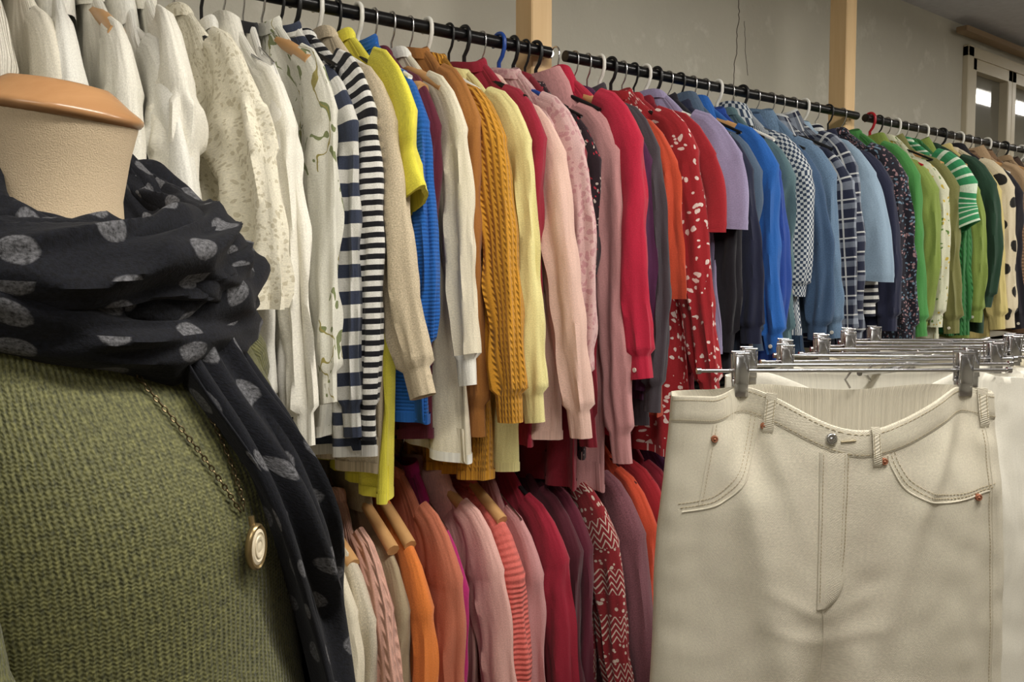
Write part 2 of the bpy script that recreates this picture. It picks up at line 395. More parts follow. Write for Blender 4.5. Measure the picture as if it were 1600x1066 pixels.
# ------------------------------------------------------------ garments
M_btn = simple('shirt_button', (226, 220, 206), .3)
def garment(name, X, mat, hem=1.25, slv=1.25, kind='long', gap=.045, sw=None, slant=.06, ry=RY, zr=RZ, collar='crew', trim=None,
            hw=None, slw=.050, hang='wire', yaw=None, bend=None, cuff=True, crease=1.0, yr=7, ruffle=False):
    rnd = random.Random(hash((round(X*1000), round(zr*100))) & 0xffff)
    sd = rnd.uniform(0, 50)
    nd = .068+rnd.uniform(-.010, .018)
    hem += rnd.uniform(-.035, .025)
    crease *= rnd.uniform(1.05, 1.45)
    if collar == 'shirt': crease *= 1.15
    sw = sw or rnd.uniform(.180, .206)
    slant = slant+rnd.uniform(-.02, .02)
    yaw = math.radians(rnd.uniform(-yr, yr)) if yaw is None else yaw
    hanger(X, yaw, hang, ry, zr, nd)
    top = zr-nd; L = top-hem; SL = top-slv
    th = max(.013, min(.030, gap*.48)); hw = hw or sw*rnd.uniform(.98, 1.16)
    slope = rnd.uniform(.112, .146); sxp = rnd.uniform(.78, .94)
    b = MB(); trim = trim or mat
    NR = 84
    ds = [0, .008, .02, .033, .046, .06, .073, .085, .097, .11, .122, .135, .15]
    ds += [.15+(L-.15)*k/30.0 for k in range(1, 31)]
    ph = rnd.uniform(0, 6); kf = 6.283/rnd.uniform(.06, .10)
    tilt = rnd.uniform(-.07, .07)
    def wid(d):
        s2 = sw-.012
        if d < slope:
            return .060+(s2-.060)*(d/slope)**sxp
        q = (d-slope)
        base = s2*(1-.10*sm(q/.07))
        return base+(hw-s2*.90)*sm(q/(L-slope))
    P = []; UV = []
    for d in ds:
        w_ = wid(d); t = .010+(th-.010)*sm(d/.16)
        t *= 1+.12*sm((d-.2)/.4)
        F = .011*sm((d-.10)/.40)
        row = []
        for j in range(NR):
            a = 2*math.pi*j/NR; c, s = math.cos(a), math.sin(a)
            x = t*math.copysign(abs(c)**.75, c); y = w_*math.copysign(abs(s)**.95, s)
            x += F*math.sin(y*kf+ph+2.2*nz(y*3, d*1.2, sd))
            x += .010*sm(d/.1)*nz(y*10+(5 if c > 0 else 0), d*3, sd+3)*crease
            x += .006*sm(d/.08)*(ridge(y*13+d*3, d*2, sd+7)-.4)*crease
            y += (.014*nz(d*3.4, s*1.3, sd+9)+.0028*nz(d*12, c*1.5, sd+2)*crease)*sm((d-.08)/.15)
            zz = -d+.012*sm(d/L)*math.sin(y*9+ph)+tilt*y*sm(d/L)
            row.append((x, y, zz))
        P.append(row); UV.append([(j/NR*(.9), -d) for j in range(NR+1)])
    b.grid(P, mat, UV)
    Q = [P[-1], [(p[0]*.7, p[1]*.985, p[2]+.004) for p in P[-1]], [(p[0]*.5, p[1]*.97, p[2]+.06) for p in P[-1]]]
    b.grid(Q, mat, [UV[-1]]*3)
    b.grid([[(p[0]*1.0+math.copysign(.0012, p[0]), p[1]*1.004, p[2]+dz) for p in P[-1]] for dz in (.016, .008, -.001)], mat if trim is mat else trim, [UV[-1]]*3)
    cs = {'crew': [(.050, .009, .035), (.054, .014, .000), (.059, .018, -.008), (.066, .019, -.002), (.072, .017, .014)],
          'shirt': [(.044, .010, .03), (.046, .015, -.018), (.052, .020, -.026), (.066, .026, -.004), (.088, .030, .038)],
          'hood': [(.044, .010, .03), (.052, .018, -.012), (.068, .030, -.016), (.095, .038, .02), (.115, .038, .07), (.10, .026, .10)]}[collar]
    P2 = []
    for w_, t, d in cs:
        t = min(t, th*1.2)
        P2.append([(t*math.cos(a), w_*math.sin(a), -d+.006*math.sin(a*2+sd)) for a in [2*math.pi*j/28 for j in range(28)]])
    b.grid(P2, trim, [[(j/28*.25, -r*.012) for j in range(29)] for r in range(len(P2))])
    if kind != 'none':
        for sg in (-1, 1):
            SLx = SL+rnd.uniform(-.02, .022)
            sl = slant if sg < 0 else .02
            bd = (rnd.uniform(-.018, .022) if bend is None else bend)
            path = [(sw-.075, slope-.050), (sw-.046, slope-.034), (sw-.026, slope-.010), (sw-.012, slope+.018), (sw-.003, slope+.046)]
            y0, d0 = path[-1]
            nrow = 50 if kind == 'long' else (30 if kind == 'mid' else 18)
            if kind == 'long': endd = SLx
            else: endd = d0+(.14 if kind == 'short' else .27)
            for k in range(1, nrow+1):
                q = k/nrow
                path.append((y0+sl*q*((endd-d0)/.5)+bd*math.sin(math.pi*q), d0+q*(endd-d0)))
            R = []; U = []; n = 40; sway = rnd.uniform(-.014, .014); tot = len(path)
            for i, (y, d) in enumerate(path):
                a0 = path[max(0, i-1)]; a1 = path[min(tot-1, i+1)]
                ty, tz = a1[0]-a0[0], -(a1[1]-a0[1]); l = math.hypot(ty, tz); ty /= l; tz /= l
                ny, nzv = -tz, ty
                q = i/(tot-1)
                iscuff = kind == 'long' and cuff and q > .90
                if kind == 'long':
                    ri = slw*(1-.42*q**1.05); rx = (th*.98)*(1-.18*q)
                    if iscuff: ri *= .80; rx *= .80
                else:
                    ri = slw*(1.05+.15*q); rx = th*(1+.05*q)
                e = min(1, (i+1)/5.0); ri *= .50+.50*e; rx *= .50+.50*e
                if i == 4: ri += .0022; rx += .0022
                if kind != 'long' and i == tot-3: ri += .0010; rx += .0010
                ck = (.25 if iscuff else 1)*crease
                env = sm((q-.05)*6)
                rf = 0
                if ruffle: rf = .010*sm((q-.70)/.3)+.004*(1 if 6 < i < 14 else 0)
                row = []
                for j in range(n):
                    a = 2*math.pi*j/n; c, s = math.cos(a), math.sin(a)
                    g1 = ridge(c*1.2+sg*3+d*.8, s*1.2+d*1.2, sd+d*1.3)-.45
                    g2 = nz(c*1.3+sd, d*13+s*2.2, sd)
                    g3 = math.sin(d*46+2.6*s+sd+c+3*nz(d*6, sd, 1))
                    dsp = (.0080*g1*env+.0030*g2+.0012*g3*env)*ck + rf*(.5+math.sin(a*8+d*20))
                    xx = c*rx+c*dsp*1.3+sway*q*q+.010*nz(d*4, sd, sg)*sm(q*3)
                    off = s*ri+s*dsp*1.0+.003*nz(d*6, sd+5, s)*env
                    row.append((xx, sg*(y+ny*off), -d+nzv*off))
                R.append(row); U.append([(j/n*.22+1.1, -d) for j in range(n+1)])
            if sg < 0:
                R = [list(reversed(r)) for r in R]
            cutr = int(tot*.90) if trim is not mat else tot
            b.grid(R[:cutr], mat, U[:cutr])
            if cutr < tot: b.grid(R[cutr-1:], trim, U[cutr-1:])
            last = R[-1]; cxx = sum(p[0] for p in last)/n; cyy = sum(p[1] for p in last)/n; czz = sum(p[2] for p in last)/n
            def ins(k, dz): return [((p[0]-cxx)*k+cxx, (p[1]-cyy)*k+cyy, (p[2]-czz)*k+czz+dz) for p in last]
            b.grid([last, ins(.82, .001), ins(.7, .03)], mat, [U[-1]]*3); b.cap(ins(.7, .03), mat)
            if collar == 'shirt' and kind == 'long':
                cr = R[int(tot*.95)]; pj = cr[n//2]
                b.lathe([(.001, -.0012), (.0048, -.001), (.0048, .001), (.001, .0012)], M_btn, 10, Matrix.Translation(Vector(pj)+Vector((-.0015, 0, 0))) @ Matrix.Rotation(math.radians(90), 4, 'Y'))
    return b.obj(name, (X, ry, top), yaw)

F = fabric
W1 = F('white_cotton', (234, 232, 222)); W2 = F('cream_cotton', (226, 219, 200)); W3 = F('ivory_linen', (238, 234, 220), wr=1.3)
CAB = F('cream_cable', (222, 211, 184), rib=('c', .022, .7)); WR = F('white_rib', (232, 226, 210), rib=('v', .008, .7))
LACE = F('cream_lace', (228, 221, 198), 'floral', (200, 190, 162), per=.0075, duty=.36)
FLO = F('green_floral', (222, 220, 206), 'leafy', (122, 132, 84), (150, 140, 80), per=.022, duty=.30)
NST = F('navy_wide_stripe', (218, 216, 208), 'hstripe', (54, 62, 84), per=.042, duty=.5)
BST = F('black_fine_stripe', (228, 226, 220), 'hstripe', (20, 20, 28), per=.0165, duty=.5)
BEI = F('beige_wool', (206, 188, 156), heather=.2); YEL = F('bright_yellow', (236, 224, 56)); BLU = F('royal_blue', (20, 92, 184), rib=('h', .006, .35))
MAR = F('maroon_knit', (96, 26, 46)); OFF = F('offwhite_knit', (228, 218, 192)); PEA = F('peach_knit', (214, 176, 140), rib=('v', .006, .5))
MUS = F('mustard_rib', (216, 146, 30), rib=('c', .0105, .8)); MUSD = F('ochre_cotton', (172, 108, 44)); PYE = F('pale_yellow', (230, 218, 144))
CRI = F('crimson', (166, 28, 52)); LPI = F('light_pink', (228, 186, 170)); PMO = F('pink_mottled', (218, 176, 174), 'floral', (202, 146, 150), per=.012, duty=.4)
DRE = F('dark_red', (134, 22, 40)); DPI = F('dusty_pink', (200, 138, 138)); HOT = F('raspberry_red', (198, 26, 58)); PLU = F('plum', (80, 32, 72))
CHA = F('charcoal', (70, 63, 70)); ORR = F('orange_red', (206, 68, 38)); RFL = F('red_floral', (172, 30, 38), 'floral', (232, 212, 204), per=.016, duty=.30)
RDT = F('brick_red', (170, 30, 40)); LAV = F('lavender', (158, 148, 188)); BLK = F('black_cotton', (30, 28, 36)); NAV = F('navy_cotton', (34, 38, 64))
DBF = F('dark_floral', (44, 28, 36), 'floral', (190, 176, 166), (170, 44, 60), per=.011, duty=.28)
SLA = F('slate_blue', (78, 98, 124)); BBL = F('bright_blue', (30, 96, 186)); RYL = F('cobalt', (30, 68, 160)); TEA = F('grey_teal', (84, 114, 122))
CHK = F('blue_check', (200, 206, 210), 'check', (50, 68, 96), per=.007); DEN = F('denim', (62, 90, 126), heather=.22); LDE = F('light_denim', (98, 128, 160), heather=.22)
PLA = F('navy_plaid', (34, 40, 64), 'plaid', (140, 150, 166), (220, 222, 220), per=.05, duty=.30)
LBL = F('pale_blue', (138, 164, 188)); MUL = F('multicolour_tweed', (38, 36, 48), 'floral', (170, 130, 134), (110, 136, 156), per=.008, duty=.36)
GRN = F('leaf_green', (64, 138, 62)); FYG = F('meadow_floral', (206, 206, 178), 'floral', (96, 130, 56), (196, 170, 70), per=.016, duty=.30)
OLI = F('olive', (116, 116, 62)); GST = F('green_stripe', (44, 146, 90), 'hstripe', (206, 222, 200), per=.022, duty=.28); GR2 = F('grass_green', (44, 118, 56), rib=('c', .02, .6))
LIM = F('lime_olive', (124, 146, 60)); DGR = F('dark_green', (32, 64, 46)); YWH = F('straw', (200, 182, 110)); SPO = F('spotted_beige', (210, 196, 164), 'dots', (32, 30, 28), per=.075, duty=.26)
BRO = F('brown_knit', (126, 94, 66), rib=('h', .012, .5)); TAN = F('tan_cotton', (170, 140, 104)); GRY = F('grey_knit', (120, 116, 110)); DBR = F('dark_brown', (74, 56, 46))
BWS = F('navy_white_stripe', (220, 220, 216), 'hstripe', (26, 30, 48), per=.02, duty=.5)
PIP = F('black_piping', (24, 24, 28)); PWH = F('piped_white', (234, 231, 222), 'vstripe', (28, 28, 34), per=.055, duty=.055)
ORA = F('bright_orange', (232, 122, 44)); RUS = F('terracotta', (200, 108, 78)); MAG = F('magenta', (182, 26, 106)); PNK = F('rose_pink', (224, 168, 158))
COR = F('coral_rib', (224, 102, 92), rib=('h', .009, .45)); MAU = F('mauve_heather', (124, 72, 82), heather=.25); WIN = F('wine_knit', (84, 26, 40)); NOR = F('nordic_knit', (146, 30, 38), 'nordic', (206, 188, 172))
BPK = F('blush_cable', (224, 166, 146), rib=('c', .02, .7)); KHA = F('khaki', (164, 146, 114)); LCR = F('cream_heather', (206, 195, 172), heather=.2)

U = [
 ('cream_cable_sweater', -.30, CAB, 1.2, 1.2, {}), ('white_shirt', -.20, W1, 1.2, 1.2, {}), ('white_blouse', -.10, W2, 1.2, 1.2, {}), ('cream_sweater', -.02, W3, 1.2, 1.2, {}),
 ('cream_cable_sweater', .06, CAB, 1.22, 1.22, dict(slant=.02, hang='wood')),
 ('cream_cable_sweater', .105, WR, 1.22, 1.22, dict(slant=.03, hang='wood')),
 ('white_ribbed_cardigan', .155, W2, 1.22, 1.24, dict(slant=.03, hang='black')),
 ('white_shirt', .205, W1, 1.22, 1.24, dict(slant=.04, collar='shirt', hang='white')),
 ('white_blouse', .25, W3, 1.22, 1.25, dict(slant=.05, hang='wood')),
 ('white_shirt', .29, W1, 1.24, 1.25, dict(slant=.07, kind='mid', collar='shirt', hang='wsteel', slw=.06, sw=.21)),
 ('white_cotton_blouse', .325, W3, 1.24, 1.25, dict(kind='mid', slw=.062, hang='bwire', slant=.07, sw=.21, crease=1.4, ruffle=True)),
 ('cream_lace_blouse', .372, LACE, 1.26, 1.25, dict(kind='mid', slw=.062, hang='bsteel', crease=1.6, ruffle=True, slant=.11, sw=.215)),
 ('white_sweater', .415, W1, 1.22, 1.24, dict(slant=.07, hang='bwire')),
 ('white_cotton_shirt', .45, W3, 1.20, 1.22, dict(slant=.08, collar='shirt', hang='wire', crease=1.2)),
 ('white_piped_cardigan', .483, PWH, 1.18, 1.22, dict(slant=.06, trim=PIP, hang='wire')),
 ('sheer_floral_blouse', .515, FLO, 1.20, 1.30, dict(slant=.06, hang='wood', crease=1.3, sw=.205)),
 ('wide_striped_sweater', .547, NST, 1.15, 1.23, dict(slant=.045, hang='bwire', sw=.19)),
 ('fine_striped_top', .575, BST, 1.17, 1.235, dict(slant=.03, hang='black', sw=.2)),
 ('beige_wool_sweater', .617, BEI, 1.15, 1.27, dict(slant=.15, hang='white', sw=.20, slw=.058, gap=.05)),
 ('yellow_tshirt', .655, YEL, 1.12, 1.3, dict(kind='short', hang='bwire', slw=.068, sw=.206, slant=.09)),
 ('blue_ribbed_sweater', .695, BLU, 1.22, 1.30, dict(slant=.06, hang='white', slw=.048)),
 ('maroon_sweater', .728, MAR, 1.2, 1.3, dict(slant=.0, hang='wood', slw=.042, sw=.188)),
 ('offwhite_sweater', .765, OFF, 1.16, 1.275, dict(slant=.055, hang='wood', trim=W1)),
 ('ochre_blouse', .805, MUSD, 1.16, 1.2, dict(slant=.01, hang='wire', sw=.18)),
 ('mustard_ribbed_sweater', .845, MUS, 1.08, 1.215, dict(slant=.09, hang='white', slw=.060, gap=.055, sw=.20)),
 ('pale_yellow_sweater', .895, PYE, 1.12, 1.185, dict(slant=.07, hang='bwire')),
 ('crimson_sweater', .932, CRI, 1.15, 1.20, dict(slant=.03, hang='black', sw=.188)),
 ('light_pink_sweater', .975, LPI, 1.14, 1.165, dict(slant=.07, hang='wire', sw=.195, gap=.05)),
 ('mottled_pink_sweater', 1.02, PMO, 1.18, 1.22, dict(slant=.03, hang='blue')),
 ('dark_red_sweater', 1.058, DRE, 1.08, 1.12, dict(slant=.03, hang='black')),
 ('dark_floral_blouse', 1.09, DBF, 1.14, 1.2, dict(slant=.03, hang='bwire', sw=.19)),
 ('dusty_pink_hoodie', 1.12, DPI, 1.04, 1.07, dict(slant=.05, collar='hood', hang='black')),
 ('raspberry_jacket', 1.175, HOT, 1.14, 1.265, dict(slant=.08, collar='shirt', hang='wood', sw=.215, slw=.060, gap=.065)),
 ('plum_top', 1.232, PLU, 1.17, 1.24, dict(slant=.02, hang='wire', sw=.19)),
 ('charcoal_sweater', 1.272, CHA, 1.14, 1.20, dict(slant=.04, hang='bsteel')),
 ('orange_red_top', 1.312, ORR, 1.16, 1.25, dict(slant=.05, hang='white', kind='mid')),
 ('red_floral_dress', 1.348, RFL, 1.05, 1.2, dict(slant=.07, hang='black', sw=.205)),
 ('red_tshirt', 1.385, RDT, 1.2, 1.3, dict(kind='short', hang='wood', slw=.068, sw=.205, slant=.08)),
 ('dark_red_top', 1.425, DRE, 1.2, 1.25, dict(slant=.03, hang='bwire')),
 ('lavender_tshirt', 1.465, LAV, 1.26, 1.3, dict(kind='short', hang='white', slw=.066, sw=.205, slant=.05)),
 ('black_top', 1.505, BLK, 1.25, 1.28, dict(slant=.04, hang='black')),
 ('navy_top', 1.548, NAV, 1.27, 1.28, dict(slant=.05, hang='wire')),
 ('slate_blue_shirt', 1.592, SLA, 1.27, 1.28, dict(slant=.03, collar='shirt', hang='bwire')),
 ('bright_blue_shirt', 1.64, BBL, 1.27, 1.275, dict(slant=.06, collar='shirt', hang='wood', gap=.055)),
 ('cobalt_sweater', 1.69, RYL, 1.27, 1.28, dict(slant=.05, hang='bsteel')),
 ('grey_teal_sweater', 1.742, TEA, 1.27, 1.28, dict(slant=.04, hang='white')),
 ('checked_shirt', 1.795, CHK, 1.3, 1.40, dict(slant=.03, collar='shirt', hang='wire')),
 ('denim_shirt', 1.85, DEN, 1.26, 1.27, dict(slant=.07, collar='shirt', hang='black')),
 ('light_denim_shirt', 1.91, LDE, 1.27, 1.28, dict(slant=.05, collar='shirt', hang='wire')),
 ('navy_plaid_shirt', 1.98, PLA, 1.26, 1.27, dict(slant=.06, collar='shirt', hang='bsteel')),
 ('navy_plaid_shirt', 2.03, PLA, 1.26, 1.27, dict(slant=.03, collar='shirt', hang='wire')),
 ('pale_blue_shirt', 2.09, LBL, 1.33, 1.28, dict(kind='mid', collar='shirt', hang='wood', slw=.06)),
 ('striped_top', 2.15, BWS, 1.28, 1.33, dict(slant=.04, hang='white')),
 ('navy_sweater', 2.21, NAV, 1.25, 1.27, dict(slant=.05, hang='wire')),
 ('tweed_cardigan', 2.28, MUL, 1.23, 1.26, dict(slant=.06, hang='bwire')),
 ('green_sweater', 2.36, GRN, 1.24, 1.25, dict(slant=.06, hang='wire')),
 ('green_cardigan', 2.53, LIM, 1.26, 1.27, dict(slant=.02, hang='red', collar='shirt')),
 ('meadow_floral_blouse', 2.585, FYG, 1.26, 1.27, dict(slant=.04, hang='bwire')),
 ('olive_shirt', 2.64, OLI, 1.26, 1.27, dict(slant=.05, collar='shirt', hang='wood')),
 ('green_striped_tshirt', 2.70, GST, 1.26, 1.3, dict(kind='short', hang='white', slw=.066, sw=.205, slant=.06)),
 ('cable_green_sweater', 2.76, GR2, 1.24, 1.26, dict(slant=.04, hang='wire')),
 ('lime_shirt', 2.83, LIM, 1.24, 1.28, dict(slant=.06, collar='shirt', hang='wood')),
 ('dark_green_top', 2.90, DGR, 1.26, 1.33, dict(slant=.05, hang='white')),
 ('straw_blouse', 2.97, YWH, 1.25, 1.27, dict(slant=.04, hang='wire')),
 ('spotted_top', 3.04, SPO, 1.24, 1.27, dict(slant=.05, hang='black')),
 ('dark_green_jacket', 3.11, BLK, 1.24, 1.26, dict(slant=.04, hang='wire', collar='shirt')),
 ('brown_knit_sweater', 3.18, BRO, 1.24, 1.26, dict(slant=.06, hang='white')),
 ('tan_shirt', 3.26, TAN, 1.25, 1.27, dict(slant=.05, collar='shirt', hang='wood')),
]
extra = [BRO, GRY, TAN, DBR, KHA, CHA, BLK, BRO, GRY, TAN, DBR, LCR]
xx = 3.34
for k, m in enumerate(extra):
    U.append(('brown_sweater' if k % 2 else 'grey_jacket', xx, m, 1.24, 1.26, dict(slant=.05, hang=['wire', 'white', 'wood', 'black'][k % 4], collar='shirt' if k % 3 == 0 else 'crew'))); xx += .085
for i, (nm, X, m, hem, sl, kw) in enumerate(U):
    g = kw.pop('gap', None)
    if g is None:
        pv = U[i-1][1] if i else X-.05; nx = U[i+1][1] if i+1 < len(U) else X+.07
        g = min(.065, (nx-pv)/2)
    garment(nm, X, m, hem, sl, gap=g, **kw)

Lw = [('cream_heather_sweater', .30, LCR, {}), ('cream_cardigan', .35, OFF, {}), ('beige_sweater', .40, BEI, {}), ('cream_sweater', .45, LCR, {}),
 ('cream_heather_sweater', .50, LCR, dict(hang='white')), ('offwhite_cardigan', .545, OFF, dict(hang='wire')), ('beige_jacket', .585, LCR, dict(collar='shirt', hang='wood')),
 ('blush_cable_sweater', .632, BPK, dict(slant=.07)), ('khaki_shirt', .672, KHA, dict(collar='shirt', slant=.04, hang='wood')), ('orange_sweater', .71, ORA, dict(hang='wood')),
 ('terracotta_sweater', .75, RUS, dict(slant=.07, hang='white')), ('magenta_top', .785, MAG, dict(slant=.07)), ('rose_pink_jacket', .832, PNK, dict(slant=.09, collar='hood', hang='wood', sw=.20)),
 ('coral_ribbed_sweater', .90, COR, dict(slant=.09, gap=.06, slw=.058, hang='wood')), ('dusty_pink_sweater', .95, DPI, dict(slant=.08)), ('crimson_sweater', .987, CRI, dict(hang='black', slant=.08)),
 ('wine_sweater', 1.035, WIN, dict(slant=.06)), ('maroon_sweater', 1.075, MAR, dict(slant=.05)), ('nordic_sweater', 1.125, NOR, dict(slant=.09, hang='black', sw=.205)),
 ('mauve_cardigan', 1.215, MAU, dict(slant=.08, gap=.065, slw=.062, sw=.205)), ('orange_red_sweater', 1.265, ORR, {}), ('red_sweater', 1.31, RDT, {}), ('dark_red_sweater', 1.36, DRE, {}),
 ('plum_sweater', 1.42, PLU, {}), ('charcoal_sweater', 1.49, CHA, {}), ('navy_sweater', 1.57, NAV, {}), ('black_sweater', 1.65, BLK, {}), ('slate_sweater', 1.74, SLA, {}), ('denim_jacket', 1.83, DEN, {}),
 ('navy_jacket', 1.93, NAV, {}), ('grey_teal_jacket', 2.04, TEA, {}), ('black_jacket', 2.15, BLK, {}), ('green_jacket', 2.26, DGR, {}), ('olive_jacket', 2.37, OLI, {})]
for i, (nm, X, m, kw) in enumerate(Lw):
    kw = dict(kw); g = kw.pop('gap', min(.06, .045 if X < 1.4 else .07)); kw.setdefault('slant', .06)
    garment(nm, X, m, .48, .52, gap=g, ry=LY-.02, zr=LZ, yr=4, **kw)

# ------------------------------------------------------------ mannequin
MX, MY = .110, .739
man = empty('dress_form_mannequin', (MX, MY, 0), math.radians(32))
M_linen = simple('linen', (216, 194, 162), .9, bump=.25, scale=900, var=.22)
M_cap = wood('cap_wood', (150, 106, 68), (188, 144, 100), 'X', .25)
b = MB()
Tn = Matrix.Translation((0, -.004, 1.62)) @ Matrix.Rotation(math.radians(9), 4, 'X') @ Matrix.Translation((0, 0, -1.62))
b.lathe([(.085, 1.44), (.072, 1.48), (.058, 1.52), (.0535, 1.55), (.056, 1.585), (.0600, 1.612)], M_linen, 40, Tn)
b.obj('neck', parent=man)
b = MB()
b.lathe([(.058, 1.610), (.0615, 1.612), (.0635, 1.615), (.0635, 1.618), (.060, 1.621), (.052, 1.626), (.042, 1.634), (.036, 1.638), (.02, 1.640), (.004, 1.6405)], M_cap, 48, Tn)
b.obj('neck_cap', parent=man)
b = MB()
b.tube([(0, 0, .02), (0, 0, .9)], .016, M_black, 14)
for k in range(3):
    a = k*2.094+.4
    b.tube([(0, 0, .16), (.15*math.cos(a), .15*math.sin(a), .06), (.24*math.cos(a), .24*math.sin(a), .012)], .012, M_black, 10)
b.obj('stand', parent=man)
TT = [(1.505, .082, .062, .068), (1.49, .11, .076, .085), (1.472, .138, .090, .098), (1.44, .156, .108, .104), (1.40, .164, .135, .105), (1.35, .168, .166, .105),
      (1.30, .170, .186, .102), (1.25, .170, .194, .100), (1.18, .168, .194, .098), (1.10, .170, .194, .100), (1.0, .176, .197, .106), (.90, .184, .200, .114), (.80, .19, .200, .118), (.74, .188, .196, .116)]
def tor(z):
    if z >= TT[0][0]: return TT[0][1:]
    for i in range(len(TT)-1):
        if TT[i][0] >= z >= TT[i+1][0]:
            q = (TT[i][0]-z)/(TT[i][0]-TT[i+1][0])
            return tuple(TT[i][k]*(1-q)+TT[i+1][k]*q for k in (1, 2, 3))
    return TT[-1][1:]
def tors(z):
    acc = [0, 0, 0]
    for dz in (-.03, -.015, 0, .015, .03):
        t = tor(z+dz)
        for k in range(3): acc[k] += t[k]/5
    return acc
def tpos(a, z, off=0):
    w_, f, bk = tors(z)
    c, s = math.cos(a), math.sin(a)
    d = f if s < 0 else bk
    p = .86 if s < 0 else 1
    x = w_*math.copysign(abs(c)**.9, c); y = d*math.copysign(abs(s)**p, s)
    k = sm((1.46-z)/.1)
    n_ = .014*nz(x*7, y*7, z*5+3)*k+.009*math.sin(a*9+z*11+3*nz(x*3, y*3, z*4))*sm((1.25-z)/.3)
    l = math.hypot(x, y) or 1
    return (x*(1+(n_+off)/l), y*(1+(n_+off)/l), z)
def knitmat():
    N = NT('green_marled_knit'); p = N.p
    tc = N.n.new('ShaderNodeTexCoord'); uv = tc.outputs['UV']
    sep = N.n.new('ShaderNodeSeparateXYZ'); N.link(uv, sep.inputs[0]); u, v = sep.outputs[0], sep.outputs[1]
    wob = N.noise(uv, 60, 2)
    rp = .0040
    uu = N.m('ADD', u, N.m('MULTIPLY', N.m('SUBTRACT', wob.outputs[0], .5), .003))
    vv = N.m('ADD', v, N.m('MULTIPLY', wob.outputs[0], .005))
    r = N.m('SINE', N.m('MULTIPLY', uu, 6.283/rp))
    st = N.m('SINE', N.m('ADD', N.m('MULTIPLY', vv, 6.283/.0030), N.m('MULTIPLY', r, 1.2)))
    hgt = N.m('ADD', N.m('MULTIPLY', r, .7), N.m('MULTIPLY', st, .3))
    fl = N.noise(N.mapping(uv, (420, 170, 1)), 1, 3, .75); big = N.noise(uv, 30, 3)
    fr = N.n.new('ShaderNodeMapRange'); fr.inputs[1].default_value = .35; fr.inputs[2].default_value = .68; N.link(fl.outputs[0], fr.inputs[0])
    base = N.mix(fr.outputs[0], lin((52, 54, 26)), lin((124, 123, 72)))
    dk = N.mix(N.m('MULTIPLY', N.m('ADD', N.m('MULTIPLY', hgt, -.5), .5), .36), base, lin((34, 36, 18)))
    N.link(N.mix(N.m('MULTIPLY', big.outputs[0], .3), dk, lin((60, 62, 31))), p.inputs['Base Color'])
    p.inputs['Roughness'].default_value = .72; p.inputs['Sheen Weight'].default_value = .15; p.inputs['Sheen Roughness'].default_value = .4
    b1 = N.n.new('ShaderNodeBump'); b1.inputs['Strength'].default_value = .48; b1.inputs['Distance'].default_value = .0012
    N.link(N.m('ADD', hgt, fl.outputs[0]), b1.inputs['Height']); N.link(b1.outputs[0], p.inputs['Normal'])
    return N.mat
KNIT = knitmat()
b = MB(); P = []; UV = []
zs = [1.505-k*(1.505-.74)/70 for k in range(71)]
for z in zs:
    P.append([tpos(2*math.pi*j/96, z) for j in range(96)]); UV.append([(j/96*.96, z) for j in range(97)])
P.append([(x*.93, y*.93, z+.03) for x, y, z in P[-1]]); UV.append(UV[-1])
P = [list(reversed(r)) for r in P]
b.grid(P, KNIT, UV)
for sg in (-1, 1):
    pts = [(.110, .0, 1.445), (.140, -.005, 1.43), (.164, -.020, 1.40), (.176, -.045, 1.34), (.180, -.08, 1.26), (.175, -.115, 1.16), (.168, -.145, 1.04), (.160, -.165, .92), (.155, -.18, .80), (.15, -.19, .72)]
    fine = []
    for i in range(len(pts)-1):
        for k in range(4):
            q = k/4; fine.append(tuple(pts[i][c]*(1-q)+pts[i+1][c]*q for c in range(3)))
    fine.append(pts[-1])
    rr = [(.045+.012*sm(i/6))*(1-.25*i/len(fine))+.005*nz(i*.5, sg, 2) for i in range(len(fine))]
    if sg > 0: fine = [(x, y+.10*sm((1.44-z)/.2), z) for x, y, z in fine]
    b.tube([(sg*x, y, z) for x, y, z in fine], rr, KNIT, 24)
b.obj('green_sweater', parent=man)

# necklace
M_br = simple('dark_brass', (92, 80, 58), .35, metal=.9)
M_pe = simple('pendant_brass', (150, 130, 92), .3, metal=.8)
M_ena = simple('pendant_face', (216, 204, 178), .35)
def front(lx, z, off=0):
    w_, f, bk = tors(z)
    c = max(-1, min(1, lx/w_)); a = -math.acos(math.copysign(abs(c)**(1/.9), c))
    return Vector(tpos(a, z, off))
b = MB(); pz = 1.308
def links(pts):
    out = []
    for i in range(len(pts)-1):
        a, c = pts[i], pts[i+1]; n = max(1, int((c-a).length/.0036))
        for k in range(n): out.append(a+(c-a)*k/n)
    for i in range(len(out)-1):
        c = out[i]; t = (out[i+1]-out[i]).normalized(); o = t.orthogonal().normalized()
        if i % 2: o = t.cross(o)
        R = [c+t*.0026*math.cos(q)+o*.0014*math.sin(q) for q in [6.2832*k/8 for k in range(9)]]
        b.tube(R, .0006, M_br, 5, cap=False)
PL = -.010
for sg, x0 in ((-1, -.056), (1, .000)):
    pts = []
    for k in range(15):
        q = k/14; z = 1.46-(1.46-pz)*q
        lx = PL+(x0-PL)*(1-q)**.8
        pts.append(front(lx, z, .004))
    links(pts)
c = front(PL, pz-.020, .010)
Mp = Matrix.Translation(c) @ Matrix.Rotation(math.radians(4), 4, 'Z') @ Matrix.Rotation(math.radians(90), 4, 'X') @ Matrix.Diagonal((.62, .98, .7, 1))
b.lathe([(.002, -.004), (.016, -.004), (.0175, -.002), (.0175, .002), (.016, .004), (.0145, .003)], M_pe, 28, Mp)
b.lathe([(.0138, .0028), (.011, .0042), (.0105, .0036), (.0085, .0036), (.008, .0048), (.005, .0048), (.0045, .0042), (.003, .0048), (.0005, .005)], M_ena, 28, Mp)
